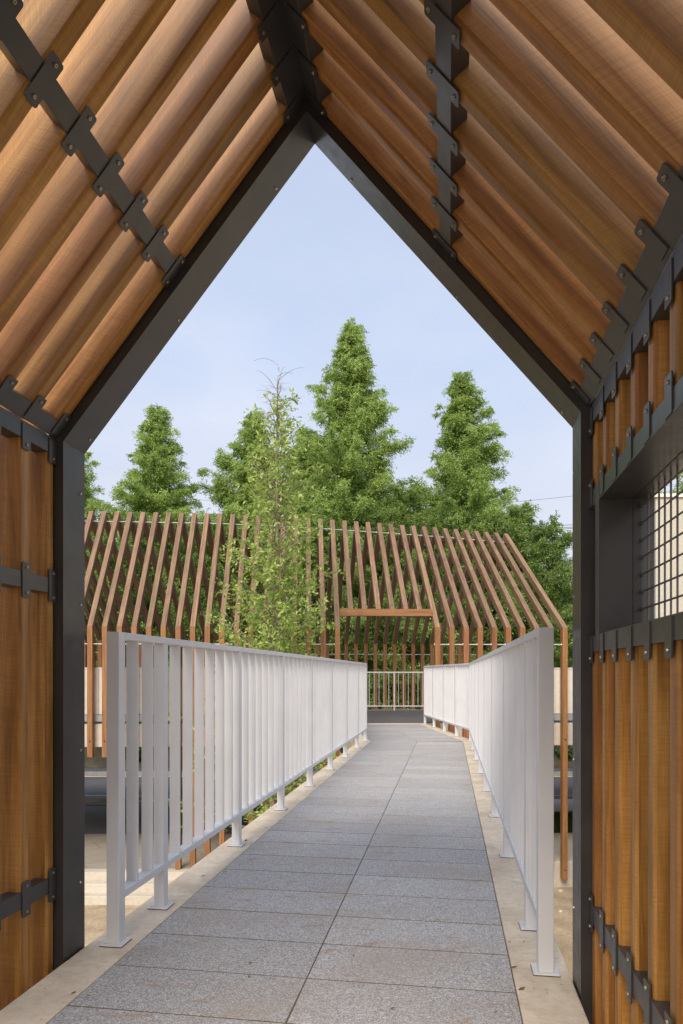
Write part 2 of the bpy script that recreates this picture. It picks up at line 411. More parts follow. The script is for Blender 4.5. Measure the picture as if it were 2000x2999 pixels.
# ------------------------------------------------------------------ railings
H = 1.2
def local_box(e, c=(0, 0, 0)):
    m = MB(); m.box(c, e); return m
pm = MB(); pm.box((0, 0, (H - .028 + .006) / 2), (.048, .048, H - .028 - .006)); ME_post = pm.mesh('post', M['white'])
pm = MB(); pm.box((0, 0, (H + .006) / 2), (.052, .052, H - .006)); ME_end = pm.mesh('post', M['white'])
M['rust'] = plain('rusty_plate_edge', (.10, .055, .035), .9, var=.4, scale=40)
pm = MB(); pm.box((0, 0, .0055), (.088, .088, .005)); pm.box((0, 0, .0018), (.091, .090, .0024), mi=1)
for qx in (-1, 1): pm.cyl((qx * .033, qx * .031, .008), (qx * .033, qx * .031, .013), .006, n=6)
ME_plate = pm.mesh('base_plate', [M['white'], M['rust']])
pm = MB(); pm.box((0, 0, 0), (.05, .007, 1)); ME_bal = pm.mesh('baluster', M['white'])
def railing(name, label, nodes, ends=(True, False), group=None):
    """nodes: list of (point, is_bend); posts stand at every node"""
    rt = root(name, label, 'railing', nodes[0][0], group)
    O = Vector(nodes[0][0])
    segs = []; cur = [nodes[0][0]]
    for p, bend in nodes[1:]:
        cur.append(p)
        if bend: segs.append(cur); cur = [p]
    if len(cur) > 1: segs.append(cur)
    zb, zt = .170, .200
    first = True
    for sg in segs:
        A, B = Vector(sg[0]), Vector(sg[-1]); d = (B - A).normalized(); n = Vector((d.y, -d.x, 0)); ang = math.atan2(n.y, n.x)
        st = A + d * (.0262 if first and ends[0] else 0)
        for nm, zl, zh in (('top_rail', H - .028, H), ('bottom_rail', zb, zt)):
            mb = MB(); q = [(-.026, zl), (.026, zl), (.026, zh), (-.026, zh)]
            mb.hexa([Vector((st + n * a).xy.to_tuple() + (z,)) for a, z in q] + [Vector((B + n * a).xy.to_tuple() + (z,)) for a, z in q])
            part(nm, mb, M['white'], rt, bevel=.002)
        for i, p in enumerate(sg):
            p = Vector(p)
            if not (i == 0 and not first):
                end = first and i == 0 and ends[0]
                o = add('post', ME_end if end else ME_post, rt, bevel=.003, loc=p - O); o.rotation_euler.z = ang
                add('base_plate', ME_plate, o, bevel=.001)
            if i < len(sg) - 1:
                q = Vector(sg[i + 1]); L = (q - p).length; k = max(1, round(L / .157))
                for j in range(1, k):
                    c = p + (q - p) * (j / k)
                    o = add('baluster', ME_bal, rt, loc=(c.x - O.x, c.y - O.y, (H - .028 + zt) / 2 - O.z)); o.rotation_euler.z = ang + random.uniform(-.012, .012)
                    o.scale.z = H - .028 - zt
        first = False
    return rt
ss = [2.467, 2.885] + [2.89 + 1.1 * k for k in range(1, 7)]
tl, tr = -1.268, .333
nl = [(P(s_, tl, 0), False) for s_ in ss]
bl = bendpt(tl, 0); nl.append((bl, True))
for k in range(1, 4): nl.append((bl + d2 * (.93 * k), False))
railing('railing', 'light grey metal flat-bar railing on the left edge of the footbridge', nl, group='footbridge railings')
nr = [(P(s_, tr, 0), False) for s_ in ss]
brp = bendpt(tr, 0); nr.append((brp, True))
for k in range(1, 5): nr.append((brp + d2 * (.92 * k), False))
railing('railing', 'light grey metal flat-bar railing on the right edge of the footbridge, its bend in view', nr, group='footbridge railings')

# ------------------------------------------------------------------ near shelter (the gable we look through)
HW = .931; PHI = math.atan(1.2027); ZE = .852 + EYE; ZA = 1.972 + EYE
LS = HW / math.cos(PHI); KE = math.tan((math.pi / 2 - PHI) / 2); TA = math.tan(PHI)
S_END = 2.282; PITCH = .155; FLAT = .046
def plane(kind, side):
    """returns f(s, a, n): a up the plane from its origin, n outwards"""
    sg = -1 if side == 'l' else 1
    if kind == 'wall': return lambda s, a, n: P(s, T0 + sg * (HW + n), a)
    return lambda s, a, n: P(s, T0 + sg * (HW - a * math.cos(PHI) + n * math.sin(PHI)), ZE + a * math.sin(PHI) + n * math.cos(PHI))
def rounded(pts, rad):
    """round selected corners of a 2D profile"""
    out = []; n = len(pts)
    for i, (x, y, r) in enumerate(pts):
        if r <= 0: out.append((x, y)); continue
        p = Vector((x, y)); a = Vector(pts[i - 1][:2]); b = Vector(pts[(i + 1) % n][:2])
        u = (a - p).normalized() * r; v = (b - p).normalized() * r
        for k in range(5):
            t = k / 4; q = (p + u) * (1 - t) ** 2 + p * 2 * t * (1 - t) + (p + v) * t * t; out.append((q.x, q.y))
    return out
BD = .135
PROF = rounded([(0, 0, .009), (FLAT, 0, .007), (FLAT, BD, .006), (0, BD, .006)], 0)
PROF_LAST = rounded([(0, 0, .009), (FLAT - .005, 0, .006), (FLAT - .005, BD, 0), (0, BD, 0)], 0)
def board(m, f, s0, a0, a1, prof):
    """a0, a1: functions of n giving the two end cuts"""
    k = len(prof); rn = random.random(); uo = random.uniform(0, 50); b = len(m.v)
    jig = random.uniform(-.0012, .0012)
    for fn in (a0, a1):
        for (ds, n) in prof: m.v.append(tuple(f(s0 + ds, fn(n), n + jig)))
    per = 0
    L = abs(a1(0) - a0(0))
    for i in range(k):
        j = (i + 1) % k; wd = math.dist(prof[i], prof[j])
        m.f.append((b + i, b + j, b + k + j, b + k + i)); m.uv += [(uo, uo + per), (uo, uo + per + wd), (uo + L, uo + per + wd), (uo + L, uo + per)]
        m.rn.append(rn); m.mi.append(0); per += wd
    m.f.append(tuple(b + i for i in reversed(range(k)))); m.uv += [(uo, uo)] * k; m.rn.append(rn); m.mi.append(0)
    m.f.append(tuple(b + k + i for i in range(k))); m.uv += [(uo, uo)] * k; m.rn.append(rn); m.mi.append(0)
starts = [S_END - FLAT - PITCH * k for k in range(0, 15)]     # near edge of each board
sh = root('timber_shelter', 'gabled shelter of overlapping brown timber boards on dark steel, framing the view', 'shelter', P(0, T0, 0))
WS0, WS1 = .75, 2.144        # window span along s
WZ0, WZ1 = .119 + EYE, .525 + EYE
walls = {}
for side in 'lr':
    f = plane('wall', side); m = MB()
    for k, s_ in enumerate(starts):
        pr = PROF_LAST if k == 0 else PROF
        top = lambda n: ZE + n * KE - .006
        if side == 'r' and s_ + .1 > WS0:
            board(m, f, s_, lambda n: -.75, lambda n: WZ0 - .03, pr); board(m, f, s_, lambda n: WZ1 + .03, top, pr)
        else: board(m, f, s_, lambda n: -.75, top, pr)
    part('wall_cladding', m, M['board'], sh, label='vertical boards of the left wall' if side == 'l' else 'vertical boards above and below the window')
    f = plane('roof', side); m = MB()
    for k, s_ in enumerate(starts):
        board(m, f, s_, lambda n: -n * KE + .006, lambda n: LS + n * TA - .002, PROF_LAST if k == 0 else PROF)
    part('roof_cladding', m, M['board'], sh)
# portal frames: one at each end of the shelter
def portal(s0, s1, nm='portal_frame'):
    m = MB()
    def off(n):   # outline at offset n from the rail plane
        e = ZE + n * KE; a = ZA + n / math.cos(PHI)
        return [(-(HW + n), -.55), (-(HW + n), e), (0, a), (HW + n, e), (HW + n, -.55)]
    I, O_ = off(-.033), off(.028)
    for i in range(4):
        def sec(j): return [P(s0, T0 + I[j][0], I[j][1]), P(s1, T0 + I[j][0], I[j][1]), P(s1, T0 + O_[j][0], O_[j][1]), P(s0, T0 + O_[j][0], O_[j][1])]
        m.hexa(sec(i) + sec(i + 1))
    o = part(nm, m, M['steel'], sh)
    # screws on the inner faces
    m = MB(); sm = s1 - .03
    for side in 'lr':
        f = plane('wall', side); sg = -1 if side == 'l' else 1
        for z in (.25, .75, 1.3, 1.72):
            c = f(sm, z, -.0332); c2 = f(sm, z, -.037); m.cyl(c, c2, .0055, .0045, 8)
        f = plane('roof', side)
        for a in (.07, .62, 1.2):
            m.cyl(f(sm, a, -.0332), f(sm, a, -.037), .0055, .0045, 8)
    part('screw', m, M['screw'], o)
portal(S_END + .001, 2.430); portal(starts[-1] - .135, starts[-1] - .004)
# steel rails with their bracket tabs
def tab_mesh(L):
    m = MB(); wd = FLAT - .001; h = L / 2; c = .0045
    out = [(-wd / 2 + c, -h), (wd / 2 - c, -h), (wd / 2, -h + c), (wd / 2, h - c), (wd / 2 - c, h), (-wd / 2 + c, h), (-wd / 2, h - c), (-wd / 2, -h + c)]
    k = len(out); m.v = [(x, y, .0035) for x, y in out] + [(x, y, 0) for x, y in out]
    for i in range(k):
        j = (i + 1) % k; m.f.append((i, j, k + j, k + i)); m.uv += [(0, 0)] * 4; m.rn.append(.5); m.mi.append(0)
    m.f.append(tuple(range(k))[::-1]); m.uv += [(0, 0)] * k; m.rn.append(.5); m.mi.append(0)
    m.f.append(tuple(range(k, 2 * k))); m.uv += [(0, 0)] * k; m.rn.append(.5); m.mi.append(0)
    for y in (-h + .016, h - .016):
        m.cyl((0, y, -.0005), (0, y, -.0045), .0050, .0042, 10, 1); m.cyl((0, y, -.0046), (0, y, -.0050), .0020, .0020, 6, 2)
    return m.mesh('bracket', [M['steel'], M['screw'], M['black']])
def half_tab(up):
    L = .085; m = MB(); wd = FLAT - .001; c = .0045; y0, y1 = (0, L) if up else (-L, 0)
    if up: out = [(-wd / 2, y0), (wd / 2, y0), (wd / 2, y1 - c), (wd / 2 - c, y1), (-wd / 2 + c, y1), (-wd / 2, y1 - c)]
    else: out = [(-wd / 2 + c, y0), (wd / 2 - c, y0), (wd / 2, y0 + c), (wd / 2, y1), (-wd / 2, y1), (-wd / 2, y0 + c)]
    k = len(out); m.v = [(x, y, .0035) for x, y in out] + [(x, y, 0) for x, y in out]
    for i in range(k):
        j = (i + 1) % k; m.f.append((i, j, k + j, k + i)); m.uv += [(0, 0)] * 4; m.rn.append(.5); m.mi.append(0)
    m.f.append(tuple(range(k))[::-1]); m.uv += [(0, 0)] * k; m.rn.append(.5); m.mi.append(0)
    m.f.append(tuple(range(k, 2 * k))); m.uv += [(0, 0)] * k; m.rn.append(.5); m.mi.append(0)
    y = y1 - .016 if up else y0 + .016
    m.cyl((0, y, -.0005), (0, y, -.0045), .0050, .0042, 10, 1); m.cyl((0, y, -.0046), (0, y, -.0050), .0020, .0020, 6, 2)
    return m.mesh('bracket', [M['steel'], M['screw'], M['black']])
TAB = tab_mesh(.118); TABU = half_tab(True); TABD = half_tab(False)
def rail(kind, side, a, h=.055, tab=TAB, depth=.05, s0=None, s1=None, taboff=0, front=-.005):
    f = plane(kind, side); m = MB(); s0 = starts[-1] - .004 if s0 is None else s0; s1 = S_END if s1 is None else s1
    # butted segments, one per board, as welded: a thin joint line between them
    st = sorted([x for x in starts if s0 < x < s1])
    edges = [s0] + st + [s1]
    for e0, e1 in zip(edges[:-1], edges[1:]):
        if e1 - e0 < .004: continue
        q = [(a - h / 2, front), (a + h / 2, front), (a + h / 2, depth), (a - h / 2, depth)]
        m.hexa([f(e0 + .0004, aa, n) for aa, n in q] + [f(e1 - .0004, aa, n) for aa, n in q])
    o = part('steel_rail', m, M['steel'], sh, bevel=.0012)
    ex = dS; ey = (f(0, 1, 0) - f(0, 0, 0)).normalized(); ez = (f(0, 0, 1) - f(0, 0, 0)).normalized()
    for s_ in starts:
        if not (s0 - .01 < s_ < s1): continue
        c = f(s_ + FLAT / 2, a + taboff, front - .0036) - origin(sh)
        b = add('bracket', tab, o)
        mt = Matrix(((ex.x, ey.x, ez.x, c.x), (ex.y, ey.y, ez.y, c.y), (ex.z, ey.z, ez.z, c.z), (0, 0, 0, 1)))
        b.matrix_local = mt
    return o
for side in 'lr':
    rail('wall', side, ZE - .034, .06, TABD, taboff=.02)              # eave, wall side
    rail('roof', side, .034, .06, TABU, taboff=-.02)                  # eave, roof side
    rail('roof', side, LS / 2 - .008)                                 # mid slope
    rail('roof', side, LS - .0445, .094, TABD, taboff=.01)             # ridge
    rail('wall', side, EYE - .757)                                    # low rail
rail('wall', 'l', EYE + .315)
rail('wall', 'r', EYE + .315, s1=WS0 - .02)
rail('wall', 'r', WZ0 - .026, .052, TABD, s0=WS0 - .02, taboff=.024)
rail('wall', 'r', WZ1 + .026, .052, TABU, s0=WS0 - .02, taboff=-.024)
# window box of sheet steel with a wire grille
f = plane('wall', 'r'); wf = MB()
def plate(m, s0, s1, a0, a1, n0, n1):
    q = [(a0, n0), (a1, n0), (a1, n1), (a0, n1)]
    m.hexa([f(s0, a, n) for a, n in q] + [f(s1, a, n) for a, n in q])
for n0, n1 in ((-.006, .090), (.0925, .148)):
    plate(wf, WS1, WS1 + .05 if n0 < 0 else WS1 + .03, WZ0 - .05, WZ1 + .05, n0 - .001, n1)
    plate(wf, WS0 - .03, WS0, WZ0 - .05, WZ1 + .05, n0 - .001, n1)
    e = .0 if n0 < 0 else .0
    plate(wf, WS0 + .0003, WS1 - .0003, WZ1 - .002, WZ1 + .006, n0 - .0005, n1)
    plate(wf, WS0 + .0003, WS1 - .0003, WZ0 - .006, WZ0 + .002, n0 + .003, n1)
wfo = part('window_frame', wf, M['steel'], sh, bevel=.001)
gm = MB(); nG = .116
z = WZ0 + .022
while z < WZ1 - .005:
    gm.cyl(f(WS0, z, nG), f(WS1 - .001, z, nG), .0028, n=6); gm.cyl(f(WS1 - .012, z, nG), f(WS1 - .0005, z, nG), .005, .0065, n=6); z += .0512
s_ = WS1 - .147 + .0512 * 2
while s_ > WS0:
    gm.cyl(f(s_, WZ0, nG + .0058), f(s_, WZ1, nG + .0058), .0028, n=6); s_ -= .0512
part('wire_grille', gm, M['mesh'], wfo)

# ------------------------------------------------------------------ far pavilion of timber ribs
NR = range(-8, 34)
def lerp(x, xs, ys): return float(np.interp(x, xs, ys))
def rib_geo(i):
    F = Vector((-5.11 + .2959 * i, 13.85 + .0106 * i, 0))
    yr = lerp(i, [-8, -2, 8, 17, 25, 33], [15.55, 15.60, 15.85, 16.48, 17.25, 18.12])
    xr = {True: 0}.get(False, lerp(i, [-8, -2, 17, 24, 33], [-7.25, -5.72, -.22, 1.80, 4.36]))
    yb = lerp(i, [-8, 0, 8, 17, 33], [18.4, 18.8, 19.5, 20.3, 20.9])
    k = (xr - F.x) / (yr - F.y)
    dv = Vector((k, 1, 0)).normalized()
    Lr = (yr - F.y) / dv.y; Lb = (yb - F.y) / dv.y
    return F, dv, Lr, Lb
zk, zr, wR, dR_ = .96 + EYE, 3.72 + EYE, .106, .135
pav = root('timber_pavilion', 'long gabled pavilion of spaced brown timber ribs standing across the end of the footbridge', 'pavilion', (1.0, 14.0, 0))
def quadprism(F, dv, c0, c1):
    """c0, c1: two (v, z) edges each; extruded across by the rib width"""
    n = Vector((dv.y, -dv.x, 0)) * wR / 2
    def e(c, s): p = F + dv * c[0] + n * s; return Vector((p.x, p.y, c[1]))
    return [e(c0[0], -1), e(c0[0], 1), e(c0[1], 1), e(c0[1], -1), e(c1[0], -1), e(c1[0], 1), e(c1[1], 1), e(c1[1], -1)]
for i in NR:
    F, dv, Lr, Lb = rib_geo(i)
    a1 = math.atan2(zr - zk, Lr); a2 = math.atan2(zr - zk, Lb - Lr); d = dR_
    k1 = math.tan((math.pi / 2 - a1) / 2) * d; k2 = math.tan((math.pi / 2 - a2) / 2) * d
    # inner apex: intersection of the two inner rafter lines
    A = np.array([[math.tan(a1), -1], [-math.tan(a2), -1]]); Bv = np.array([-(zk - d / math.cos(a1)), -(zr + math.tan(a2) * Lr - d / math.cos(a2))])
    vi, zi = np.linalg.solve(A, Bv)
    long_ = i >= 6
    zbot = (-2.955 if long_ else -.66)
    if i == 33: zbot = -3.25
    ent = 18 <= i <= 23
    rib = None
    hz, hv = 1.36 + EYE, None
    # front rafter
    if ent:
        # rafter stops on the header beam
        vo = (hz - zk) / math.tan(a1); c0 = ((vo, hz), (vo + d / math.sin(a1), hz))
    else: c0 = ((0, zk), (d, zk - k1))
    m = MB(); m.hexa(quadprism(F, dv, c0, ((Lr, zr), (vi, zi))))
    rib = part('rib', m, M['rafter'], pav, bevel=.004)
    if ent:
        m = MB(); nn = Vector((-math.sin(a1) * dv.x, -math.sin(a1) * dv.y, math.cos(a1)))
        for sx in (-.022, .022):
            v0 = vo + .10 / math.tan(a1); p = F + dv * v0 + Vector((dv.y, -dv.x, 0)) * sx; p.z = hz + .10
            m.cyl(p + nn * .0006, p + nn * .003, .008, n=8)
        part('bolt', m, M['black'], rib)
    m = MB(); m.hexa(quadprism(F, dv, ((Lr, zr), (vi, zi)), ((Lb, zk), (Lb - d, zk - k2)))); part('back_rafter', m, M['rafter'], rib, bevel=.004)
    m = MB(); m.hexa(quadprism(F, dv, ((Lb, zk), (Lb - d, zk - k2)), ((Lb, -.68), (Lb - d, -.68)))); part('back_post', m, M['post'], rib, bevel=.004)
    if not ent:
        m = MB(); m.hexa(quadprism(F, dv, ((0, zk), (d, zk - k1)), ((0, zbot), (d, zbot)))); part('front_post', m, M['post'], rib, bevel=.004)
        m = MB()
        for zz in (-.335,) + ((-3.05,) if i == 33 else ()):
            p = F + Vector((0, 0, zz)); m.cyl(p - dv * .0004, p - dv * .004, .017, n=12)
        part('bolt', m, M['black'], rib)
# header beam over the entrance
m = MB()
A, dA, *_ = rib_geo(17); B, dB, *_ = rib_geo(24)
pa = A + dA * .34 + Vector((wR / 2 + .003, 0, 0)); pb = B + dB * .34 - Vector((wR / 2 + .003, 0, 0)); pa.z = pb.z = 1.285 + EYE
dd = (pb - pa).normalized(); m.box((pa + pb) / 2, (.14, .15, (pb - pa).length), Vector((dd.y, -dd.x, 0)) * -1, (0, 0, 1), dd)
part('header_beam', m, M['post'], pav, bevel=.004)
# tie rods
def rods(idx, fn, nm='tie_rod', r=.0085):
    m = MB(); pts = [fn(i) for i in idx]
    for a, b in zip(pts[:-1], pts[1:]): m.cyl(a, b, r, n=6)
    for a in pts:
        m.cyl(a - Vector((wR / 2 + .012, 0, 0)), a - Vector((wR / 2, 0, 0)), .022, n=10)
    part(nm, m, M['rod'], pav)
def fr(i): F, dv, Lr, Lb = rib_geo(i); p = F + dv * .06; p.z = .605 + EYE; return p
def bk(i): F, dv, Lr, Lb = rib_geo(i); p = F + dv * (Lb - .06); p.z = .575 + EYE; return p
def rg(i): F, dv, Lr, Lb = rib_geo(i); p = F + dv * Lr; p.z = zr - .235; return p
rods(range(-8, 18), fr); rods(range(24, 34), fr); rods(NR, bk); rods(NR, rg)

# ------------------------------------------------------------------ raised walkway inside the pavilion
wk = root('raised_walkway', 'raised concrete walkway with dark decking running through the timber pavilion', 'walkway', (1.0, 15.0, 0))
def fl(x): return 13.85 + .0106 * (x + 5.11) / .2959     # front line
XL, XR_ = -12.0, 9.0
def long_box(m, x0, x1, y0, y1, za, zb_, rn=None):
    """y0, y1: offsets from the front line"""
    def e(x): return [Vector((x, fl(x) + y0, za)), Vector((x, fl(x) + y1, za)), Vector((x, fl(x) + y1, zb_)), Vector((x, fl(x) + y0, zb_))]
    m.hexa(e(x0) + e(x1), rn)
m = MB(); long_box(m, XL, XR_, .165, 5.1, -.47, .045 - .04); part('concrete_slab', m, M['conc2'], wk, bevel=.01)
m = MB(); long_box(m, XL, XR_, 5.104, 7.3, -.62, -.32); part('rear_slab', m, M['conc2'], wk)
m = MB(); long_box(m, XL, XR_, .17, 4.85, .009, .016); part('decking', m, M['decking'], wk)
m = MB()
for a, b in ((XL, -.06), (2.02, XR_)): long_box(m, a, b, .150, .30, .055, .185)
part('steel_fascia', m, M['fascia'], wk, bevel=.004)
m = MB(); long_box(m, XL, XR_, 4.855, 4.95, .009, .040); part('kerb', m, M['fascia'], wk)
for x in (-14.0, .8, 6.9):
    m = MB(); m.box((x, 16.6, -1.73), (.6, .6, 2.5)); part('pier', m, M['conc2'], wk)
def parapet(a, b, label):
    rt = root('parapet', label, 'parapet', (a, fl(a) + .22, .19), 'cream parapets of the raised walkway')
    m = MB(); x = a
    while x < b - .01:
        x2 = min(x + 1.0, b); long_box(m, x + .004, x2 - .004, .205, .25, .20, 1.135); x = x2
    part('panel', m, M['panel'], rt)
    m = MB(); long_box(m, a, b, .195, .26, 1.137, 1.165); part('cap_rail', m, M['white'], rt, bevel=.002)
    m = MB(); x = a
    while x < b - .01: long_box(m, x - .012, x + .012, .2515, .275, .19, 1.137); x += 1.0
    part('post', m, M['white'], rt)
parapet(XL, -.10, 'cream panel parapet of the raised walkway, left of the pavilion entrance')
parapet(2.06, XR_, 'cream panel parapet of the raised walkway, right of the pavilion entrance')
# thin open balustrade facing the entrance
bal = root('balustrade', 'open balustrade of thin white rods across the back of the walkway, facing the bridge', 'balustrade', (.9, 18.65, 0))
YB = 18.65
for nm, z, h in (('top_rail', 1.075, .035), ('bottom_rail', .155, .03)):
    m = MB(); m.box((.9, YB, z), (9.6, .035, h)); part(nm, m, M['rod'], bal)
for x in (-1.9, -.2, 1.44, 3.1):
    m = MB(); m.box((x, YB, .55), (.032, .032, 1.03)); part('post', m, M['rod'], bal)
me = MB(); me.cyl((0, 0, 0), (0, 0, .90), .0075, n=6); me = me.mesh('rod', M['rod'])
x = -2.3
while x < 4.0:
    if min(abs(x - q) for q in (-1.9, -.2, 1.44, 3.1)) > .05:
        add('rod', me, bal, loc=(x - .9, 0, .165))
    x += .133

# ------------------------------------------------------------------ ground
GZ, PZ = -3.46, -2.96
m = MB(); m.poly([(-400, -400, GZ), (400, -400, GZ), (400, 600, GZ), (-400, 600, GZ)])
single('gravel_ground', m, M['gravel'], kind='structure')
m = MB()      # upper level: plaza fill
m.hexa([Vector(q) for q in ((-60, 13.78, GZ - .2), (3.4, 13.78, GZ - .2), (3.4, 13.78, PZ), (-60, 13.78, PZ), (-60, 60, GZ - .2), (3.4, 60, GZ - .2), (3.4, 60, PZ), (-60, 60, PZ))])
m.hexa([Vector(q) for q in ((3.404, 14.40, GZ - .2), (60, 14.40, GZ - .2), (60, 14.40, PZ), (3.404, 14.40, PZ), (3.404, 60, GZ - .2), (60, 60, GZ - .2), (60, 60, PZ), (3.404, 60, PZ))])
single('plaza_terrace', m, M['conc2'], kind='structure')
def sheet(name, mt, x0, x1, y0, y1, z, kind='structure'):
    m = MB(); m.poly([(x0, y0, z), (x1, y0, z), (x1, y1, z), (x0, y1, z)]); return single(name, m, mt, kind=kind)
sheet('plaza_paving', M['plaza'], -60, 3.4, 14.0, 17.0, PZ + .004)
sheet('block_pavement', M['brick_dark'], -60, 3.4, 17.0, 21.3, PZ + .008)  # dark block tone also carries the building's shade over this paving
sheet('block_pavement', M['brick_light'], 3.4, 60, 19.2, 21.6, PZ + .008)
m = MB(); q = [(3.4, 17.6), (5.2, 18.9), (6.0, 19.6), (7.2, 19.9), (60, 20.6), (60, 19.3), (8.2, 19.2), (6.2, 18.7), (5.5, 17.9), (3.9, 16.6), (3.4, 16.4)]
m.poly([(x, y, PZ + .012) for x, y in q][::-1]); single('block_path', m, M['brick_dark'], kind='structure')
sheet('road', M['asphalt'], -80, 80, 22.0, 26.6, PZ - .02 + .03)
m = MB(); m.box((0, 21.85, PZ + .04), (160, .15, .12)); m.box((0, 26.7, PZ + .05), (160, .18, .22))
single('kerb', m, M['kerb'], kind='structure')
m = MB(); m.box((0, 26.42, PZ + .0165), (160, .12, .004)); m.box((0, 22.25, PZ + .0165), (160, .12, .004))
single('road_line', m, plain('pale_road_line', (.55, .50, .36), .8, var=.2, scale=5), kind='structure')
sheet('far_pavement', M['asphalt'], -80, 80, 26.79, 28.0, PZ + .12)
# planted verge at the left of the road and the lawn at the right
m = MB(); m.poly([(-60, 20.6, PZ + .02), (-6.9, 20.6, PZ + .02), (-6.1, 21.75, PZ + .02), (-60, 21.75, PZ + .02)]); single('soil_bed', m, M['soil'], kind='structure')
# bank behind the road
m = MB(); rng = np.random.default_rng(3); xs = np.linspace(-90, 90, 121); ys = [28.0, 28.6, 29.6, 30.8, 32.2, 34, 38, 50, 120, 500]
zz = [PZ + .13, PZ + .5, -1.9, -1.35, -1.0, -.7, -.5, -.4, -.2, 0]
grid = [[(x, y, z_ + (rng.uniform(-.12, .12) if 0 < j else 0)) for x in xs] for j, (y, z_) in enumerate(zip(ys, zz))]
for j in range(len(ys) - 1):
    for i in range(len(xs) - 1): m.poly([grid[j][i], grid[j][i + 1], grid[j + 1][i + 1], grid[j + 1][i]])
single('wooded_bank', m, M['bank'], kind='structure')
# steps and low wall
m = MB()
for k, (y, z_) in enumerate(((13.28, GZ + .165), (13.53, GZ + .33))):
    m.box((-28.35, (y + 13.775) / 2, (GZ - .1 + z_) / 2), (63.4, 13.775 - y, z_ - GZ + .1))
single('concrete_steps', m, M['conc2'], 'three broad cream concrete steps from the gravel up to the plaza', 'steps', bevel=.012)
m = MB(); m.box((8.6, 14.44 + .0, GZ + .245), (10.4, .10, .53)); m.box((8.6, 15.7, PZ + .018), (10.4, 2.6, .036))
single('low_wall', m, M['conc2'], 'low pale concrete wall with a broad top below the right end of the pavilion', 'wall', bevel=.012)
# stones
for k in range(9):
    x, y = random.uniform(3.7, 5.2), random.uniform(12.6, 14.2); r_ = random.uniform(.012, .045)
    if k < 3: x, y, r_ = (4.3, 4.52, 4.95)[k], 14.1 + random.uniform(-.06, .06), random.uniform(.025, .045)
    import bmesh
    bm = bmesh.new(); bmesh.ops.create_icosphere(bm, subdivisions=2, radius=1)
    for v in bm.verts: v.co *= random.uniform(.82, 1.1); v.co.z *= .6
    mm = bpy.data.meshes.new('stone'); bm.to_mesh(mm); bm.free(); mm.materials.append(M['panel'])
    o = add('stone', mm, None, loc=(x, y, GZ + r_ * .35)); o.scale = (r_ * 1.3, r_, r_); o.rotation_euler.z = random.uniform(0, 3)
    o['label'] = 'small pale stone lying on the gravel by the low wall'; o['category'] = 'stone'; o['group'] = 'stones on the gravel'

# cream building seen through the grille
cb = root('cream_building', 'cream rendered building with a flat roof, seen through the wire grille', 'building', (7.3, 11.0, GZ))
m = MB(); x = 4.14
for k in range(9): m.box((x + .43, 9.75, (GZ + 3.36) / 2), (.852, 1.5, 3.36 - GZ)); x += .86
part('wall', m, M['cream_wall'], cb, bevel=.006)
m = MB(); m.box((8.0, 9.75, 3.385), (7.8, 1.56, .045)); part('roof_coping', m, M['panel'], cb)
m = MB(); m.cyl((4.20, 8.94, GZ), (4.20, 8.94, 1.75), .03, n=10); m.box((4.23, 8.985, 1.72), (.16, .03, .04))
part('downpipe', m, M['fascia'], cb)

# ------------------------------------------------------------------ trees
def leaves_mesh(name, C, A, Lh, Wd, rn, mt, off):
    """diamond leaves: centres C, axes A (unit), half length Lh, half width Wd"""
    n = len(C); rg_ = np.random.default_rng(5)
    rv = rg_.normal(size=(n, 3)); B = np.cross(A, rv); B /= np.linalg.norm(B, axis=1)[:, None] + 1e-9
    V = np.empty((n, 4, 3)); C = C - np.array(off)
    V[:, 0] = C - A * Lh[:, None]; V[:, 2] = C + A * Lh[:, None]; V[:, 1] = C + B * Wd[:, None]; V[:, 3] = C - B * Wd[:, None]
    me = bpy.data.meshes.new(name)
    me.vertices.add(4 * n); me.vertices.foreach_set('co', V.astype(np.float32).ravel())
    me.loops.add(4 * n); me.loops.foreach_set('vertex_index', np.arange(4 * n, dtype=np.int32))
    me.polygons.add(n); me.polygons.foreach_set('loop_start', np.arange(0, 4 * n, 4, dtype=np.int32))
    try: me.polygons.foreach_set('loop_total', np.full(n, 4, dtype=np.int32))
    except Exception: pass
    me.materials.append(mt); me.update(calc_edges=True)
    at = me.attributes.new('rnd', 'FLOAT', 'FACE'); at.data.foreach_set('value', rn.astype(np.float32))
    return me
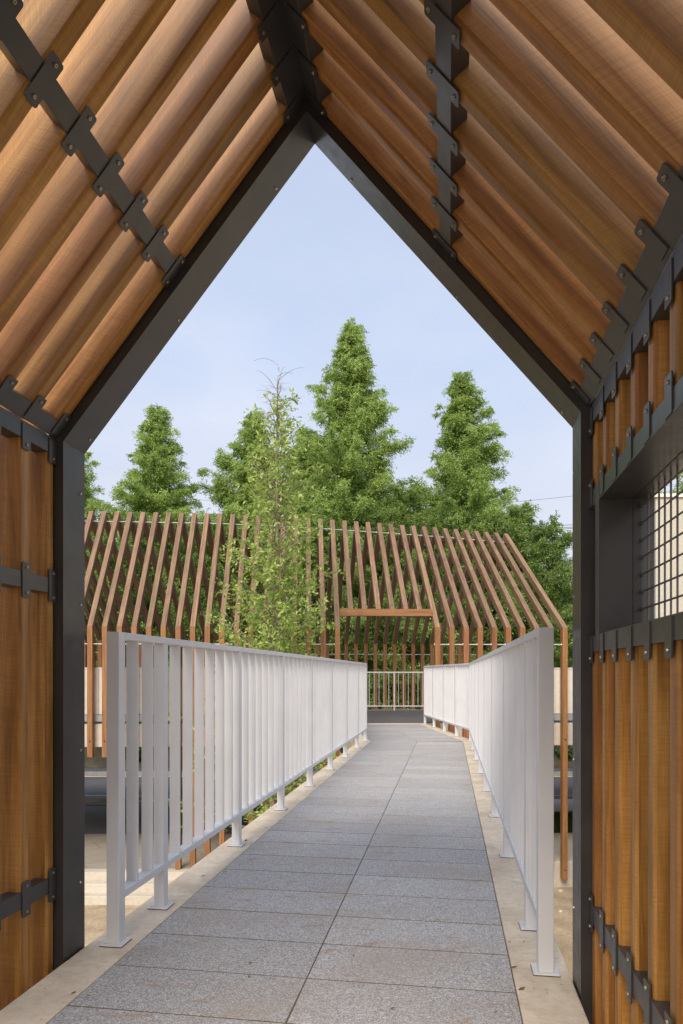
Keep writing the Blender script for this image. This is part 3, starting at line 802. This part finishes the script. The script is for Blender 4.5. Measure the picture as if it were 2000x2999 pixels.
def conifer(name, label, x, y, zb, Ht, Rm, seed, nbr=120, lpc=60, group='redwood trees behind the pavilion', low=.06, cs=1.0, lsz=1.0, taper=.92, mt='leaf', belly=.16):
    rg_ = np.random.default_rng(seed); O = Vector((x, y, zb)); rt = root(name, label, 'tree', O, group)
    m = MB(); lean = rg_.uniform(-.15, .15, 2)
    def tp(u): return O + Vector((lean[0] * u + .05 * math.sin(u * 5 + seed), lean[1] * u, Ht * u))
    us = np.linspace(0, .985, 10); m.tube([tp(u) for u in us], [max(.012, Ht * .013 * (1 - u) ** .9) for u in us], 8)
    part('trunk', m, M['bark'], rt, smooth=True)
    bm_ = MB(); Cs, As, Ls, Ws, Rn = [], [], [], [], []
    ph = rg_.uniform(0, 6.28, 6)
    for k in range(nbr):
        u = low + (1 - low) * (max(0, k + rg_.uniform(-1.5, 2.5)) / nbr) ** 1.05
        if u < low: continue
        if u > .985: continue
        az = k * 2.39996 + rg_.uniform(-.4, .4)
        prof = min(1, 1.32 * (1 - u) ** taper) * min(1, (u / belly) ** .5 if belly else 1)
        lump = 1 + .18 * math.sin(3 * az + ph[0] + 9 * u) + .14 * math.sin(2 * az + ph[1] - 14 * u)
        L = Rm * (prof * 1.12 + .02) * lump * rg_.uniform(.66, 1.22) + .10
        el = R(rg_.uniform(30, 62) if u > .3 else rg_.uniform(5, 45))
        dirh = Vector((math.cos(az), math.sin(az), 0)); p0 = tp(u); pts = [p0]
        ns = 5
        for j in range(1, ns + 1):
            t = j / ns; pts.append(p0 + dirh * (L * t * math.cos(el)) + Vector((0, 0, L * math.sin(el) * t - .20 * L * t * t)))
        r0 = .010 + .011 * L
        bm_.tube(pts, [r0 * (1 - .8 * j / ns) for j in range(ns + 1)], 4)
        nc = max(2, int(L / .27) + 1)
        tone = rg_.uniform(0, 1)
        for j in range(nc):
            t = .22 + .78 * (j + rg_.uniform(0, 1)) / nc
            kk = min(ns - 1, int(t * ns)); q = pts[kk].lerp(pts[kk + 1], min(1, t * ns - kk))
            side = rg_.normal(size=3) * np.array([.16, .16, .09]) * cs * (1.2 - .4 * t) * (1.1 - .6 * u)
            c0 = np.array(q) + side; n = int(lpc * .85 * rg_.uniform(.55, 1.4) * (.7 + .5 * t))
            rr = (.25 - .08 * t) * cs * rg_.uniform(.7, 1.2) * (1.12 - .55 * u)
            # sprays: short drooping strings of leaflets
            nsps = max(1, n // 9)
            sd = rg_.normal(size=(nsps, 3)); sd[:, 2] = sd[:, 2] * .6 - .05; sd += np.array(dirh) * .75; sd /= np.linalg.norm(sd, axis=1)[:, None]
            s0 = c0 + rg_.normal(size=(nsps, 3)) * rr * .55 * np.array([1, 1, .7])
            tt = np.linspace(0, 1, 9)[None, :, None]
            ctr = s0[:, None, :] + sd[:, None, :] * tt * (rr * 1.75) + np.array([0, 0, -1.0]) * tt ** 2 * rr * .5 + rg_.normal(size=(nsps, 9, 3)) * .022 * cs
            ax = sd[:, None, :] + rg_.normal(size=(nsps, 9, 3)) * .55 + np.array([0, 0, -.25]); ax /= np.linalg.norm(ax, axis=2)[:, :, None]
            Cs.append(ctr.reshape(-1, 3)); As.append(ax.reshape(-1, 3)); q_ = nsps * 9
            Ls.append(rg_.uniform(.035, .080, q_) * lsz); Ws.append(rg_.uniform(.011, .024, q_) * lsz)
            Rn.append(np.clip(.25 * tone + .25 * rg_.uniform(0, 1) + rg_.uniform(0, .5, q_) + .12 * t - .05, 0, 1))
    part('branches', bm_, M['bark'], rt)
    me = leaves_mesh('crown', np.concatenate(Cs), np.concatenate(As), np.concatenate(Ls), np.concatenate(Ws), np.concatenate(Rn), M[mt], O)
    add('crown', me, rt)
    return rt
def at_px(px, Y): return (px - 784) / 1568 * Y          # photo column (1568 wide) to X at distance Y
TZ = -.8
def tall(px, ytop, Y, Rm, seed, label, **kw):
    h = (1546 - ytop) / 1568 * Y + EYE - TZ
    kw.setdefault('lpc', 165)
    return conifer('redwood_tree', label, at_px(px, Y), Y, TZ, h, Rm, seed, lsz=kw.pop('lsz', 1.02), cs=kw.pop('cs', 1.25), **kw)
tall(812, 740, 33, 4.3, 11, 'tallest pointed redwood tree, behind the middle of the pavilion', nbr=330)
tall(1068, 850, 34, 4.0, 12, 'pointed redwood tree behind the right half of the pavilion, second tallest', nbr=300)
tall(357, 926, 34, 3.8, 13, 'pointed redwood tree standing apart behind the left part of the pavilion', nbr=270)
tall(578, 950, 35, 4.5, 14, 'redwood tree whose tip rises just left of the thin young tree', nbr=270)
tall(700, 985, 36, 4.1, 15, 'redwood tree half hidden between the young tree and the tallest redwood', nbr=250)
tall(170, 1010, 35, 3.4, 16, 'redwood tree showing only its edge beside the left shelter post', nbr=190)
fill = [(250, 1250, 29, 1.9), (330, 1205, 31, 2.4), (450, 1215, 30, 2.2), (500, 1225, 29.5, 2.0), (600, 1200, 30, 2.2), (740, 1190, 30, 2.2), (880, 1180, 30.5, 2.4),
        (930, 1130, 32, 2.4), (1000, 1175, 30, 2.2), (1120, 1190, 30.5, 2.4), (1190, 1180, 32, 2.2), (1245, 1205, 30, 1.9), (1320, 1350, 33, 2.0), (1400, 1330, 34, 2.2)]
flab = ['bushy low tree behind the left end of the pavilion, nearest the left shelter post', 'broad low tree filling the foot of the lone left redwood',
        'low tree in the dip between the left redwoods', 'low leafy tree left of the young tree, behind the pavilion ribs', 'low leafy tree right behind the young tree',
        'low tree at the left foot of the tallest redwood', 'low tree at the right foot of the tallest redwood', 'middling tree in the gap between the two tallest redwoods',
        'low tree behind the entrance opening of the pavilion', 'low tree at the foot of the second tallest redwood', 'middling tree sloping down right of the second tallest redwood',
        'rounded tree with drooping twigs against the sky beyond the right end of the ribs', 'small pale tree beside the right shelter post', 'tree beyond the right shelter post, mostly hidden by it']
for k, (px, yt, Y, Rm) in enumerate(fill):
    h = (1546 - yt) / 1568 * Y + EYE + 1.6
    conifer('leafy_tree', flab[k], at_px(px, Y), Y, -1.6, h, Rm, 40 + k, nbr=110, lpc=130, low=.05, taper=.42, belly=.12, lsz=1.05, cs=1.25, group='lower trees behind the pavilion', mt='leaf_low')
conifer('leafy_tree', 'green tree rising above the cream building seen through the grille', 13.5, 21.0, PZ, 13.0, 3.6, 77, nbr=130, lpc=90, low=.15, taper=.5, lsz=1.3, cs=1.5, group=None)

# young thin tree in front of the pavilion
def young(x, y, zb, Ht, seed):
    rg_ = np.random.default_rng(seed); O = Vector((x, y, zb))
    rt = root('young_tree', 'slender young tree with pale green feathery leaves in front of the pavilion ribs', 'tree', O)
    m = MB()
    def tp(u): return O + Vector((.10 * math.sin(u * 4.0) - .02 + .25 * u * u, .1 * math.sin(u * 3), Ht * u))
    us = np.linspace(0, 1, 16); m.tube([tp(u) for u in us], [.070 * (1 - u) ** .8 + .005 for u in us], 10)
    part('trunk', m, M['bark2'], rt, smooth=True)
    bm_ = MB(); Cs, As, Ls, Ws, Rn = [], [], [], [], []
    def spray(p, d, L, dens):
        k = max(4, int(L / .03 * dens)); tt = rg_.uniform(.05, 1, k)
        base = np.array(p)[None] + np.array(d)[None] * (tt * L)[:, None] + np.array([0, 0, -.18 * L])[None] * (tt ** 2)[:, None]
        sd = rg_.normal(size=(k, 3)); sd /= np.linalg.norm(sd, axis=1)[:, None]
        ax = sd * .8 + np.array(d) * .5 + np.array([0, 0, -.15]); ax /= np.linalg.norm(ax, axis=1)[:, None]
        ln = rg_.uniform(.026, .056, k)
        Cs.append(base + ax * ln[:, None] * 1.1); As.append(ax); Ls.append(ln); Ws.append(ln * rg_.uniform(.28, .5, k)); Rn.append(np.clip(rg_.uniform(.05, .8, k) + rg_.uniform(-.2, .35), 0, 1))
    nb = 230
    for k in range(nb):
        u = .15 + .83 * (k / nb) ** .95; az = k * 2.39996 + rg_.uniform(-.5, .5)
        topf = max(0, (u - .62) / .34); short = .78 if math.cos(az) > .2 and u < .5 else 1
        L = (2.5 * (1 - u) ** .74 * min(1, (u / .30) ** .4) * rg_.uniform(.6, 1.15)) * short + .12
        el = R(rg_.uniform(32, 62) if u > .4 else rg_.uniform(15, 48)); dh = Vector((math.cos(az), math.sin(az), 0))
        p0 = tp(u); pts = [p0]; ns = 6
        wob = rg_.normal(size=(ns + 1, 3)) * .02 * L
        for j in range(1, ns + 1):
            t = j / ns; pts.append(p0 + dh * (L * t * math.cos(el)) + Vector((0, 0, L * math.sin(el) * t - .16 * L * t * t)) + Vector(wob[j]))
        r0 = .005 + .007 * L; bm_.tube(pts, [r0 * (1 - .85 * j / ns) for j in range(ns + 1)], 5)
        dens = 1.0 if topf < .05 else max(.0, .62 - .66 * topf) * (rg_.uniform() > .15)
        if u < .36: dens *= .75
        nt_ = int(L / .075) + 2
        for j in range(nt_):
            t = .12 + .88 * (j + .5) / nt_; kk = min(ns - 1, int(t * ns)); q = pts[kk].lerp(pts[kk + 1], min(1, t * ns - kk))
            td = dh * .7 + Vector(rg_.normal(size=3)) * .75; td.z = td.z * .5 + .12; td.normalize(); tl_ = rg_.uniform(.12, .34) * (1.15 - .5 * t)
            bm_.cyl(q, q + td * tl_ * .8, .0022, .001, 3, cap=False)
            if dens > 0: spray(q, td, tl_, dens * .95)
    for k in range(10):   # bare curved leader twigs at the tip
        az = k * .95 + .3; p0 = tp(.93 + .01 * k); pts = [p0]; L = rg_.uniform(.4, .8)
        for j in range(1, 6):
            t = j / 5; pts.append(p0 + Vector((math.cos(az) * L * t * .8, math.sin(az) * L * t * .8, L * (.75 * t - .45 * t * t))))
        bm_.tube(pts, [.005, .0045, .004, .003, .0025, .002], 4)
    part('branches', bm_, M['bark2'], rt)
    add('crown', leaves_mesh('crown', np.concatenate(Cs), np.concatenate(As), np.concatenate(Ls), np.concatenate(Ws), np.concatenate(Rn), M['leaf_y'], O), rt)
young(at_px(618, 12.2), 12.2, GZ, (1546 - 862) / 1568 * 12.2 + EYE - GZ, 21)

# bushes on the bank and beside the road
def bush(x, y, zb, r, h, seed, label, mt='shrub', grp='bushes on the bank behind the road', n=5200, ls=1.0):
    rg_ = np.random.default_rng(seed); O = Vector((x, y, zb)); rt = root('bush', label, 'bush', O, grp)
    m = MB(); tips = []
    for k in range(14):
        az = rg_.uniform(0, 6.28); d = Vector((math.cos(az) * r * rg_.uniform(.3, .9), math.sin(az) * r * rg_.uniform(.3, .9), h * rg_.uniform(.5, .95)))
        m.tube([O, O + d * .5 + Vector((0, 0, h * .1)), O + d], [.02, .012, .005], 4); tips.append(d)
    part('stems', m, M['bark'], rt)
    T = np.array([list(t) for t in tips]); idx = rg_.integers(0, len(T), n); f_ = rg_.uniform(.35, 1.05, n)[:, None]
    C = T[idx] * f_ + rg_.normal(size=(n, 3)) * np.array([r * .22, r * .22, h * .14]); C[:, 2] = np.abs(C[:, 2])
    C += np.array(O); A = rg_.normal(size=(n, 3)); A /= np.linalg.norm(A, axis=1)[:, None]
    add('foliage', leaves_mesh('foliage', C, A, rg_.uniform(.05, .10, n) * ls, rg_.uniform(.025, .05, n) * ls, rg_.uniform(0, 1, n), M[mt], O), rt)
bl_ = ['first', 'second', 'third', 'fourth']
k = 0
for x in np.arange(-12.5, 11.5, 1.75):
    pxx = int(784 + 1568 * x / 29.5)
    k += 1
    nth = ['leftmost', 'second from the left', 'third from the left', 'fourth from the left', 'fifth from the left', 'sixth from the left', 'seventh from the left', 'seventh from the right', 'sixth from the right', 'fifth from the right', 'fourth from the right', 'third from the right', 'second from the right', 'rightmost'][min(k - 1, 13)]
    bush(x + random.uniform(-.3, .3), 29.6 + random.uniform(-.4, .6), -2.1, random.uniform(1.0, 1.35), random.uniform(1.9, 2.9), 200 + k, 'dark green bush on the bank behind the pavilion, ' + nth + ' of its row')
for q, (x, y) in enumerate(((-9.3, 28.7), (-8.4, 28.5), (8.6, 28.9), (9.3, 28.6))):
    bush(x, y, PZ + .35, .5, .55, 300 + q, ['low green weed clump on the bank edge at far left', 'low weed clump on the bank edge beside the leftmost rib', 'low fern-green clump behind the rightmost long rib post', 'low green clump beside the right shelter post'][q], grp=None, n=1500, ls=.8)
# lawn at the right: blades
rg_ = np.random.default_rng(9); n = 16000
C = np.stack([rg_.uniform(4.2, 9.5, n), rg_.uniform(17.05, 19.3, n), np.full(n, PZ + .05)], 1); C[:, 2] += rg_.uniform(-.03, .04, n)
A = rg_.normal(size=(n, 3)) * .35 + np.array([0, 0, 1]); A /= np.linalg.norm(A, axis=1)[:, None]
me = leaves_mesh('grass', C, A, rg_.uniform(.04, .09, n), rg_.uniform(.006, .012, n), rg_.uniform(0, 1, n), M['shrub'], (0, 0, 0))
o = add('grass', me); o['kind'] = 'stuff'; o['label'] = 'short green grass beside the paving below the pavilion'; o['category'] = 'grass'
sheet('lawn', M['grass'], 3.4, 60, 17.05, 19.2, PZ + .006)

# overhead cables
for k, (z0_, z1_) in enumerate((((1546 - 1180) / 1568 * 46, (1546 - 1139) / 1568 * 46), ((1546 - 1227) / 1568 * 46, (1546 - 1205) / 1568 * 46), ((1546 - 1232) / 1568 * 46, (1546 - 1210.5) / 1568 * 46), ((1546 - 1238) / 1568 * 46, (1546 - 1213.5) / 1568 * 46))):
    xa, xb = at_px(900, 46), at_px(1318, 46); m = MB(); pts = []
    for x in np.linspace(-16, 40, 25):
        z_ = z0_ + (z1_ - z0_) * (x - xa) / (xb - xa) * (1 if k else 1); z_ += .0018 * (x - 8) ** 2 * .3
        pts.append(Vector((x, 46, z_ + EYE)))
    m.tube(pts, [.016 if k else .010] * 25, 5)
    single('overhead_cable', m, M['black'], ['thin overhead cable crossing the sky highest, right of the redwoods', 'uppermost of the three close overhead cables beside the right shelter post', 'middle of the three close overhead cables beside the right shelter post', 'lowest of the three close overhead cables beside the right shelter post'][k], 'cable', group='overhead cables')
